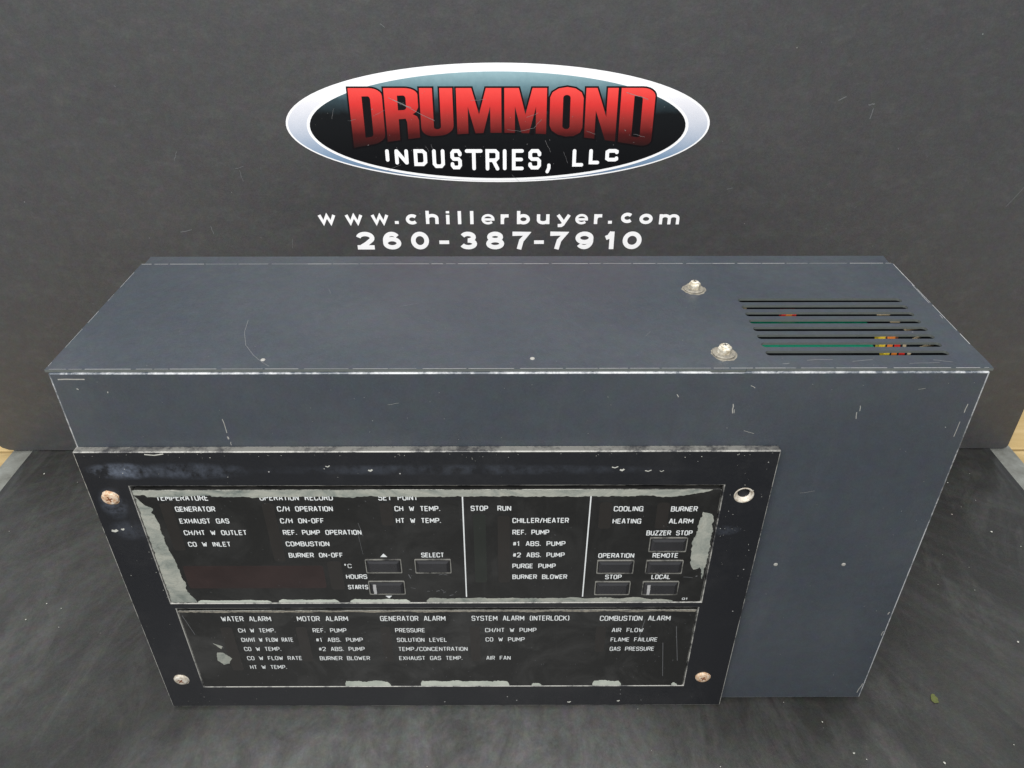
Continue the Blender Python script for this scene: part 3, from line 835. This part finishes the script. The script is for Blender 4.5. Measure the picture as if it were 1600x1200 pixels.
def rub(a, b, w, gap, seed, P, d=0.05):
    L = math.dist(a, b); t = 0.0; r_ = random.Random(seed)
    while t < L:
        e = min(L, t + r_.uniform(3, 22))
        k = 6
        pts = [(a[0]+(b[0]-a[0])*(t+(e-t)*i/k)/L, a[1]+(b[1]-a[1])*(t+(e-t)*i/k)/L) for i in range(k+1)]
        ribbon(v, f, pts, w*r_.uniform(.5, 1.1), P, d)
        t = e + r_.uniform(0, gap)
rub((-210.6, 110.7), (210, 110.7), .38, 2, 1, P); rub((210.5, 108), (210.5, 22), .3, 4, 2, P); rub((-209, 1.35), (209, 1.35), .26, 3, 4, P)  # rubbed lid edges; the rear one also carries an edge highlight as pale colour
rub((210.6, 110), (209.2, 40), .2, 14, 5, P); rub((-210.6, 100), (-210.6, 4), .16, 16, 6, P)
g = child(link('rubbed_edge_highlight', mesh_of('rubbed_edge_highlight', v, f, fix=False), M['scratch'], lid), lid); tag(g, kind='stuff')
v, f = [], []
P = XZ(0)
for x, z, dx, dz, w in [(97.6, 222, .3, -5, .5), (98.6, 219, .2, -2, .3), (156, 221, .3, -3, .35), (155.3, 217.5, .3, -4, .35), (-137, 214, .4, -8, .35), (-136.7, 204, .1, -1.5, .7), (-136, 201, 0, -2, .3), (72, 226, -.6, 1.6, .4),
                        (-60, 222, 5, 1, .12), (-206, 236.2, 12, .1, .6), (-199, 231, .8, 0, .5), (-186, 229, .6, .3, .4), (104, 232, 2, -1, .3), (110, 205, -5, 2, .2), (139, 168, 7, 1.6, .1), (180, 230, 3, .5, .15), (205, 222, -.4, -5, .4), (204.6, 212, -.2, -9, .3), (207, 80, -.5, -2, .6), (208, 16, -1.5, -9, .5), (207.5, 60, .3, 4, .4)]:
    ribbon(v, f, [(x+dx*t+rnd.uniform(-.2, .2), z+dz*t+rnd.uniform(-.2, .2)) for t in (0, .3, .6, 1)], w, P, 0.05)
for k in range(60):
    x, z = rnd.uniform(-205, 207), rnd.uniform(200, 236)
    if rnd.random() < .35: x, z = rnd.uniform(128, 207), rnd.uniform(8, 200)
    ribbon(v, f, [(x, z), (x+rnd.uniform(-.3, .3), z+rnd.uniform(-.3, .3))], rnd.choice((.15, .2, .25)), P, 0.05)
g = child(link('paint_chips', mesh_of('paint_chips', v, f, fix=False), M['chip'], fp), fp); tag(g, kind='stuff')

# black bezel with two openings and a countersunk hole
BZ = [M['bezel'], M['bezel_edge'], M['bezel_side']]
hole = ell(109.8, 170.6, 4.3, 4.3, 24)
bez = part(plate('bezel', rect(-209.4, 122.9, 1.2, 198.2), XZ(-0.1), 0, 4.2, BZ, side_mat=2, holes=[rect(-188.3, 99.2, 93.6, 177.0), rect(-186.4, 98.2, 20.4, 89.2), hole], bevel=0.5, bevel_mat=1, seg=3), 'glossy black bezel frame with smudges and worn edges')
v, f, fm = [], [], []
def ring_cone(v, f, prof, c, n=24):
    o = len(v)
    for r, y in prof:
        for i in range(n):
            a = 2*PI*i/n; v.append(((c[0]+r*math.cos(a))*MM, y*MM, (c[1]+r*math.sin(a))*MM))
    for k in range(len(prof)-1):
        for i in range(n):
            j = (i+1) % n; f.append([o+k*n+i, o+k*n+j, o+(k+1)*n+j, o+(k+1)*n+i])
ring_cone(v, f, [(4.9, -4.36), (4.5, -4.5), (4.1, -4.4)], (109.8, 170.6))
o_ = len(v)
for i in range(24):
    a = 2*PI*i/24
    v.append(((109.8+4.1*math.cos(a))*MM, -4.4*MM, (170.6+4.1*math.sin(a))*MM))
for i in range(24):
    a = 2*PI*i/24
    v.append(((109.9+3.0*math.cos(a))*MM, -2.9*MM, (171.2+3.0*math.sin(a))*MM))
for i in range(24):
    j = (i+1) % 24; f.append([o_+i, o_+j, o_+24+j, o_+24+i])
child(link('countersunk_hole', mesh_of('countersunk_hole', v, f), M['chalky']), bez, 'empty countersunk screw hole with pale rim')
v, f, fm = [], [], []
ring_cone(v, f, [(3.0, -2.9), (3.0, -0.5)], (109.9, 171.2))
lathe(v, f, fm, [(3.1, .45), (3.0, .55)], (109.9, 0, 171.2), 'y', 16)
child(link('hole_bottom', mesh_of('hole_bottom', v, f), M['inside']), bez)
def pscrew(x, z, mat, seed, lab):
    v, f, fm = [], [], []
    prism(v, f, fm, ragged(ell(x, z, 4.5, 4.5, 22), .5, .8, seed), [], XZ(-4.3), 0, 0.12, 0, 0)
    lathe(v, f, fm, [(4.1, 0.1), (3.9, .7), (3.2, 1.15), (2.0, 1.35)], (x, -4.3, z), 'y', 20)
    a = seed
    cr = [(-.35, -1.7), (.35, -1.7), (.35, -.35), (1.7, -.35), (1.7, .35), (.35, .35), (.35, 1.7), (-.35, 1.7), (-.35, .35), (-1.7, .35), (-1.7, -.35), (-.35, -.35)]
    cr = [(x+p*math.cos(a)-q*math.sin(a), z+p*math.sin(a)+q*math.cos(a)) for p, q in cr]
    prism(v, f, fm, cr, [], XZ(-4.3), 1.2, 1.42, 1, 1)
    child(link('screw', mesh_of('screw', v, f, fm), [M[mat], M['brown']]), bez, lab)
pscrew(-199.4, 169.9, 'rusty', .3, 'rusted orange and white screw head')
pscrew(-198.1, 27.6, 'chalky', .9, 'chalky corroded screw head')
pscrew(108.9, 28.5, 'rusty', 1.2, 'tan corroded screw head')
# grit along the bezel's upper lip and loose specks
rnd = random.Random(9); v, f = [], []; P = XZ(-4.3)
for k in range(130):
    r = rnd.random()
    if r < .45: x, z = rnd.uniform(-207, 121), 197.4-abs(rnd.gauss(0, 1.6))
    elif r < .62: x, z = rnd.uniform(-207, -189), rnd.uniform(6, 195)
    elif r < .82: x, z = rnd.uniform(101, 121), rnd.uniform(110, 190)
    elif r < .92: x, z = rnd.uniform(-207, 121), rnd.uniform(179, 196)
    else: x, z = rnd.uniform(-207, 121), rnd.uniform(3, 18)
    s_ = rnd.choice((.15, .2, .25, .35))
    ribbon(v, f, [(x, z), (x+rnd.uniform(-.6, .6)*s_*2, z+rnd.uniform(-.8, .8)*s_)], s_, P, 0.05)
for x, z, dx, w in [(44, 188.6, 3, .5), (48, 187, 2, .9), (60, 186.4, 3, .5), (-72, 187, 2, .9), (-92, 189.5, 2, .5), (67, 186.2, 2, .3), (30, 5, 2, .9), (60, 6, 1.5, .9), (-176, 196.8, 9, .6), (-205, 148, 3, 1.4), (-200, 149, 1.5, .9)]:
    ribbon(v, f, [(x, z), (x+dx*.5, z-.5), (x+dx, z+.3)], w, P, 0.06)
g = child(link('grit', mesh_of('grit', v, f, fix=False), M['dust'], bez), bez); tag(g, kind='stuff')

# dark recess behind the openings with scraps of gasket
part(plate('backing_sheet', rect(-192, 103, 14, 180), XZ(-0.3), 0, 0.4, M['inside']))
rnd = random.Random(31)
xs_ = [(-150, -128), (-118, -60), (-52, -30), (-24, -6), (0, 22), (30, 52), (70, 98)]
for a, c_ in xs_:
    part(plate('gasket_strip', ragged(rect(a, c_, 174.9, 176.4), .25, 2, a), XZ(-0.8), 0, 1.0, M['grime']))

# upper label plate
PY = -4.5
up = part(plate('label_plate', rrect(-187.7, 98.6, 94.3, 174.8, 1.2, 3), XZ(-0.9), 0, 3.6, [M['overlay'], M['plate_edge']], bevel=0.35, bevel_mat=1, seg=2), 'smoky black label plate with seven white-lettered sections of push buttons')
up['label'] = 'smoky black label plate with white lettering, push buttons and peeled edges'
Pu = XZ(PY)
UP = [('TEMPERATURE',-177.3,-151.8,170.0), ('GENERATOR',-169.6,-149.9,162.5), ('EXHAUST GAS',-169.3,-144.6,154.5), ('CH/HT W OUTLET',-169.0,-137.3,146.5), ('CO W INLET',-168.7,-147.0,138.4), ('OPERATION RECORD',-126.8,-91.0,170.0), ('C/H OPERATION',-119.4,-91.9,162.5), ('C/H ON-OFF',-119.2,-97.3,154.5), ('REF. PUMP OPERATION',-119.1,-79.5,146.5), ('COMBUSTION',-118.9,-96.7,138.5), ('BURNER ON-OFF',-118.7,-90.7,130.4), ('°C',-90.9,-87.2,122.4), ('HOURS',-91.0,-79.9,114.4), ('STARTS',-90.9,-80.2,106.4), ('SET POINT',-68.9,-49.5,169.9), ('CH W TEMP.',-61.5,-39.0,162.5), ('HT W TEMP.',-61.4,-39.0,154.5), ('STOP',-23.9,-15.3,162.6), ('RUN',-10.7,-3.9,162.6), ('CHILLER/HEATER',-3.3,24.9,154.4), ('REF. PUMP',-3.3,15.3,146.3), ('#1 ABS. PUMP',-3.2,23.8,138.3), ('#2 ABS. PUMP',-3.2,23.7,130.2), ('PURGE PUMP',-3.3,19.3,122.1), ('BURNER BLOWER',-3.3,25.6,114.0), ('SELECT',-50.4,-38.6,130.3), ('COOLING',46.8,61.4,162.1), ('BURNER',75.1,88.3,161.9), ('HEATING',46.8,61.1,153.8), ('ALARM',75.0,87.2,153.7), ('BUZZER STOP',64.5,87.8,145.6), ('OPERATION',41.1,59.7,129.6), ('REMOTE',69.2,82.5,129.6), ('STOP',45.7,54.4,113.7), ('LOCAL',70.2,80.3,113.7), ('01',88.4,91.5,96.6)]
for t, a, c_, z in UP:
    big_ = t in ('TEMPERATURE', 'OPERATION RECORD', 'SET POINT')
    cap = 3.9 if big_ else 3.4
    if t == '01': cap = 1.7
    if t == '°C': cap = 3.0
    child(lettering(t, a, c_, z, cap, None, Pu, .50 if t not in ('01', '°C') else .32), up)
def solid(loop, d, mat, name, parent, lab=None, P=Pu, d0=0.0):
    v, f, fm = [], [], []
    prism(v, f, fm, loop, [], P, d0, d)
    return child(link(name, mesh_of(name, v, f), M[mat]), parent, lab)
solid([(-71.6, 128.9), (-68.0, 128.9), (-69.8, 131.4)], .06, 'white_print', 'up_arrow', up)
solid([(-71.4, 100.2), (-67.9, 100.2), (-69.65, 98.2)], 0.66, 'white_print', 'down_arrow', up, d0=.6)
for xa, xb in ((-27.7, -28.0), (35.1, 34.5)):
    solid([(xb-.32, 98.5), (xb+.32, 98.5), (xa+.32, 170.5), (xa-.32, 170.5)], .05, 'white_print', 'divider_line', up)
WIN = [(-176.7,-170.6,134.0,166.5,'window'), (-126.6,-120.8,125.9,166.3,'window'), (-68.7,-62.6,151.1,166.2,'window'), (-22.9,-16.7,109.7,158.8,'window_green'), (-10.7,-4.6,109.6,157.5,'window'), (39.8,45.9,148.6,166.2,'window'), (68.2,74.3,148.5,166.1,'window'), (-175.4,-102.2,105.7,122.6,'window_red'), (-99.7,-92.6,104.5,125.8,'window')]
for a, c_, z0, z1, mt in WIN:
    solid(rrect(a, c_, z0, z1, 1.5, 3), .03, mt, 'display_window' if mt == 'window_red' else 'indicator_window', up)
BTN = [(-79.8,-61.0,117.4,127.4), (-79.7,-60.4,101.0,111.2), (-54.1,-35.2,117.2,127.4), (66.6,86.0,132.5,142.6), (40.8,60.1,116.6,126.4), (66.3,85.7,116.4,126.3), (40.6,59.5,100.2,110.5), (65.9,85.3,100.1,110.5)]
BL = ['up-arrow push button', 'down-arrow push button', 'SELECT push button', 'BUZZER STOP push button', 'OPERATION push button', 'REMOTE push button', 'STOP push button', 'LOCAL push button']
for (a, c_, z0, z1), lab in zip(BTN, BL):
    v, f, fm = [], [], []
    prism(v, f, fm, rrect(a, c_, z0, z1, .5, 2), [rrect(a+.45, c_-.45, z0+.45, z1-.45, .3, 2)], Pu, 0.0, .55, 1, 1)
    # bevelled cap
    o = len(v); i1, i2 = 1.0, 2.3
    for ins, d in ((i1, 0.0), (i1, .7), (i2, 1.5)):
        for px, pz in rect(a+ins, c_-ins, z0+ins*.9, z1-ins*.9): v.append(Pu(px, pz, d))
    for k in range(2):
        for i in range(4):
            j = (i+1) % 4; f.append([o+4*k+i, o+4*k+j, o+4*k+4+j, o+4*k+4+i]); fm.append(0)
    f.append([o+8, o+9, o+10, o+11]); fm.append(0)
    bt = child(link('push_button', mesh_of('push_button', v, f, fm), [M['button'], M['button_edge']]), up, 'black ' + lab)
    if 'LOCAL' in lab or 'down' in lab:
        solid(ragged(rect(a+2.6, a+4.2, z0+1.5, z1-1.5), .3, .8, a), 1.56, 'scratch', 'scuff', up, d0=1.5)

# peeled adhesive round the upper plate
random.seed(4)
top = [(-187.6, 174.6)]
x = -187.6
low = []
while x < 93:
    base = 170.4 if x < 80 else 170.4 + (x-80)*0.25
    if -165 < x < -150: base += .9
    if x < -182: base = 171.5
    low.append((x, base + 1.0*noise.noise(Vector((x*.09, 0, 1))) + 0.55*noise.noise(Vector((x*.45, 3, 1))) + .25*noise.noise(Vector((x*1.7, 3, 1)))))
    x += .7
solid(top + low + [(94, 174.5)], .14, 'residue', 'adhesive_residue', up)
LEFT = [(-187.5, 174.2), (-187.2, 171.2), (-186.0, 167.8), (-183.8, 164.8), (-180.5, 162.7), (-181.6, 160.2), (-180.4, 157.2), (-180.2, 148.9), (-179.5, 136.1), (-178.4, 129.5), (-178.0, 122.8), (-176.7, 107.8), (-177.6, 105.5), (-175.9, 100.7), (-173.4, 94.8), (-187.4, 94.8)]
def rag_keep(pts, n_keep_end, amp, step, seed):
    """ragged loop whose last edges stay straight on the plate's border"""
    r = ragged(pts, amp, step, seed)
    return [(max(-187.55, min(98.4, a)), max(94.55, min(174.6, c_))) for a, c_ in r]
solid(rag_keep(LEFT, 2, .7, .9, 2.0), .12, 'residue', 'adhesive_residue', up)
RIGHT = [(91.2, 160.0), (96.6, 157.6), (97.8, 146.7), (98.1, 131.4), (96.9, 112.2), (95.0, 120.8), (91.8, 119.2), (89.5, 123.0), (88.7, 137.6), (90.2, 151.7)]
solid(rag_keep(RIGHT, 0, .8, .9, 6.0), .12, 'residue', 'adhesive_residue', up)
for k, (a, c_, h) in enumerate([(-173.2, -133.5, 2.0), (-129.5, -96.8, 2.6), (-90.9, -58.5, 2.6), (-49.6, 83.7, 3.6)]):
    pts = [(a, 94.6)]
    x = a
    while x < c_:
        e = min(1, (x-a)/3+.4, (c_-x)/ (3 if k < 3 else 22)+.25)
        pts.append((x, 94.6+h*e*(.78+.35*noise.noise(Vector((x*.12, k, 2)))+.15*noise.noise(Vector((x*.8, k, 2)))))); x += .8
    pts.append((c_, 94.6))
    solid(pts, .13, 'residue_pale' if k < 3 else 'residue', 'adhesive_residue', up)
# flecks near the SELECT key
v, f = [], []
for x, z, dx, dz, w in [(-42, 115.5, 2, .6, .4), (-39.5, 115.8, 2, -.3, .4), (-44, 103, 1.8, .5, .6), (-41.5, 104.5, 1.5, -1.5, .4), (-39, 102.6, -1.4, -.9, .4), (-49, 103, 1.5, 0, .4), (-34, 102, 1, 1, .4), (-37, 99.5, 2, .8, .5), (-80.5, 153, 1.5, -9, .22), (-81.5, 147, 1.2, -16, .16), (-56, 119.5, -1.4, .5, .5),
                        (-58, 116, 1, -3, .5), (-57.5, 106, 2.5, -1, .3), (87, 113.6, 5, -.6, .3), (93.5, 114, .9, .2, .8)]:
    ribbon(v, f, [(x, z), (x+dx*.5, z+dz*.5+.15), (x+dx, z+dz)], w*.7, Pu, .09)
rnd = random.Random(77)
for k in range(90):
    x, z = rnd.uniform(-170, 95), rnd.uniform(97, 168)
    ribbon(v, f, [(x, z), (x+rnd.uniform(-.5, .5), z+rnd.uniform(-.6, .6))], rnd.choice((.12, .15, .2)), Pu, .1)
g = child(link('flecks', mesh_of('flecks', v, f, fix=False), M['scratch_faint']), up); tag(g, kind='stuff')

# lower alarm plate
lo = part(plate('alarm_plate', rrect(-185.9, 97.7, 20.9, 87.8, .8, 3), XZ(-0.9), 0, 3.5, [M['overlay_dusty'], M['plate_edge']], bevel=0.3, bevel_mat=1, seg=2), 'dusty smoky black alarm label plate with white lettering')
Pl = XZ(-4.4)
LO = [('WATER ALARM',-163.7,-136.3,81.1), ('MOTOR ALARM',-122.0,-93.9,81.1), ('GENERATOR ALARM',-76.2,-40.2,81.1), ('SYSTEM ALARM (INTERLOCK)',-25.8,28.2,81.1), ('COMBUSTION ALARM',45.0,84.0,80.8), ('CH W TEMP.',-156.2,-135.6,71.4), ('CH/HT W FLOW RATE',-156.0,-126.8,63.4), ('CO W TEMP.',-155.9,-135.0,55.4), ('CO W FLOW RATE',-155.7,-124.2,47.2), ('HT W TEMP.',-155.5,-134.4,39.1), ('REF. PUMP',-114.7,-95.9,71.3), ('#1 ABS. PUMP',-114.1,-87.6,63.2), ('#2 ABS. PUMP',-113.6,-87.4,55.2), ('BURNER BLOWER',-114.0,-85.2,47.0), ('PRESSURE',-68.7,-52.1,71.2), ('SOLUTION LEVEL',-68.4,-40.2,63.0), ('TEMP./CONCENTRATION',-68.2,-28.8,55.0), ('EXHAUST GAS TEMP.',-68.4,-32.1,46.9), ('CH/HT W PUMP',-18.5,10.1,71.2), ('CO W PUMP',-18.4,3.6,63.2), ('AIR FAN',-18.3,-4.3,46.9), ('AIR FLOW',52.3,69.9,70.9), ('FLAME FAILURE',52.2,78.6,62.8), ('GAS PRESSURE',52.2,77.6,54.7)]
for t, a, c_, z in LO:
    child(lettering(t, a, c_, z, 4.1 if z > 79 else 3.5, None, Pl, .50 if z > 79 else .42), lo)
for a, c_, z0, z1 in [(-166, -159.5, 36, 74), (-124, -118, 44, 74), (-77, -71.5, 44, 74), (-27, -21.5, 44, 74), (43.5, 49, 52, 74)]:
    solid(rrect(a, c_, z0, z1, 1.5, 3), .03, 'window', 'indicator_window', lo, P=Pl)
solid(ragged([(-172.0, 52.4), (-168.2, 51.9), (-164.7, 47.1), (-166.6, 42.3), (-170.3, 41.6), (-173.2, 45.1)], .6, .8, 3), .12, 'residue', 'adhesive_residue', lo, P=Pl)
solid(ragged([(-172.3, 60.2), (-167.5, 57.4), (-168.6, 55.6), (-171, 58.0)], .5, .8, 8), .12, 'residue', 'adhesive_residue', lo, P=Pl)
for k, (a, c_) in enumerate([(-102.1, -75.2), (-57.4, -5.0), (8.2, 13.9), (44.2, 61.2), (91.1, 94.5)]):
    pts = [(a, 21.2)]; x = a; h = (5.2, 5.0, 2.8, 5.0, 2.6)[k]
    while x < c_:
        e = min(1, (x-a)/1.5+.5, (c_-x)/2.5+.3)
        pts.append((x, 21.2+h*e*(.85+.3*noise.noise(Vector((x*.15, k, 5)))+.15*noise.noise(Vector((x*.9, k, 5)))))); x += .8
    pts.append((c_, 21.2))
    solid(pts, .13, 'residue_pale', 'adhesive_residue', lo, P=Pl)
pts = [(-185.5, 87.5)]; x = -185.5
while x < 97.4:
    pts.append((x, 86.4 + .75*noise.noise(Vector((x*.07, 1, 9))) + .5*noise.noise(Vector((x*.5, 1, 9))))); x += .8
solid(pts + [(97.4, 87.5)], .1, 'grime', 'adhesive_residue', lo, P=Pl)
v, f = [], []
for k in range(150):
    x, z = rnd.uniform(-180, 95), rnd.uniform(23, 85)
    ribbon(v, f, [(x, z), (x+rnd.uniform(-.8, .8), z+rnd.uniform(-1.2, 1.2))], rnd.choice((.12, .15, .2)), Pl, .09)
for x, z, dx, dz in [(-186+1.5, 84, 3.5, -16), (82, 60, 3, -30), (70, 80, -2, -16), (88, 74, 4, -30)]:
    ribbon(v, f, [(x+dx*t, z+dz*t) for t in (0, .5, 1)], .25, Pl, .09)
g = child(link('flecks', mesh_of('flecks', v, f, fix=False), M['scratch_faint']), lo); tag(g, kind='stuff')

# dark rubber foot strips under the box
for x in (-150, 150):
    part(plate('foot', rrect(x-18, x+18, 20, 100, 3, 3), XY(0), -0.2, 2.6, M['black_plastic']))
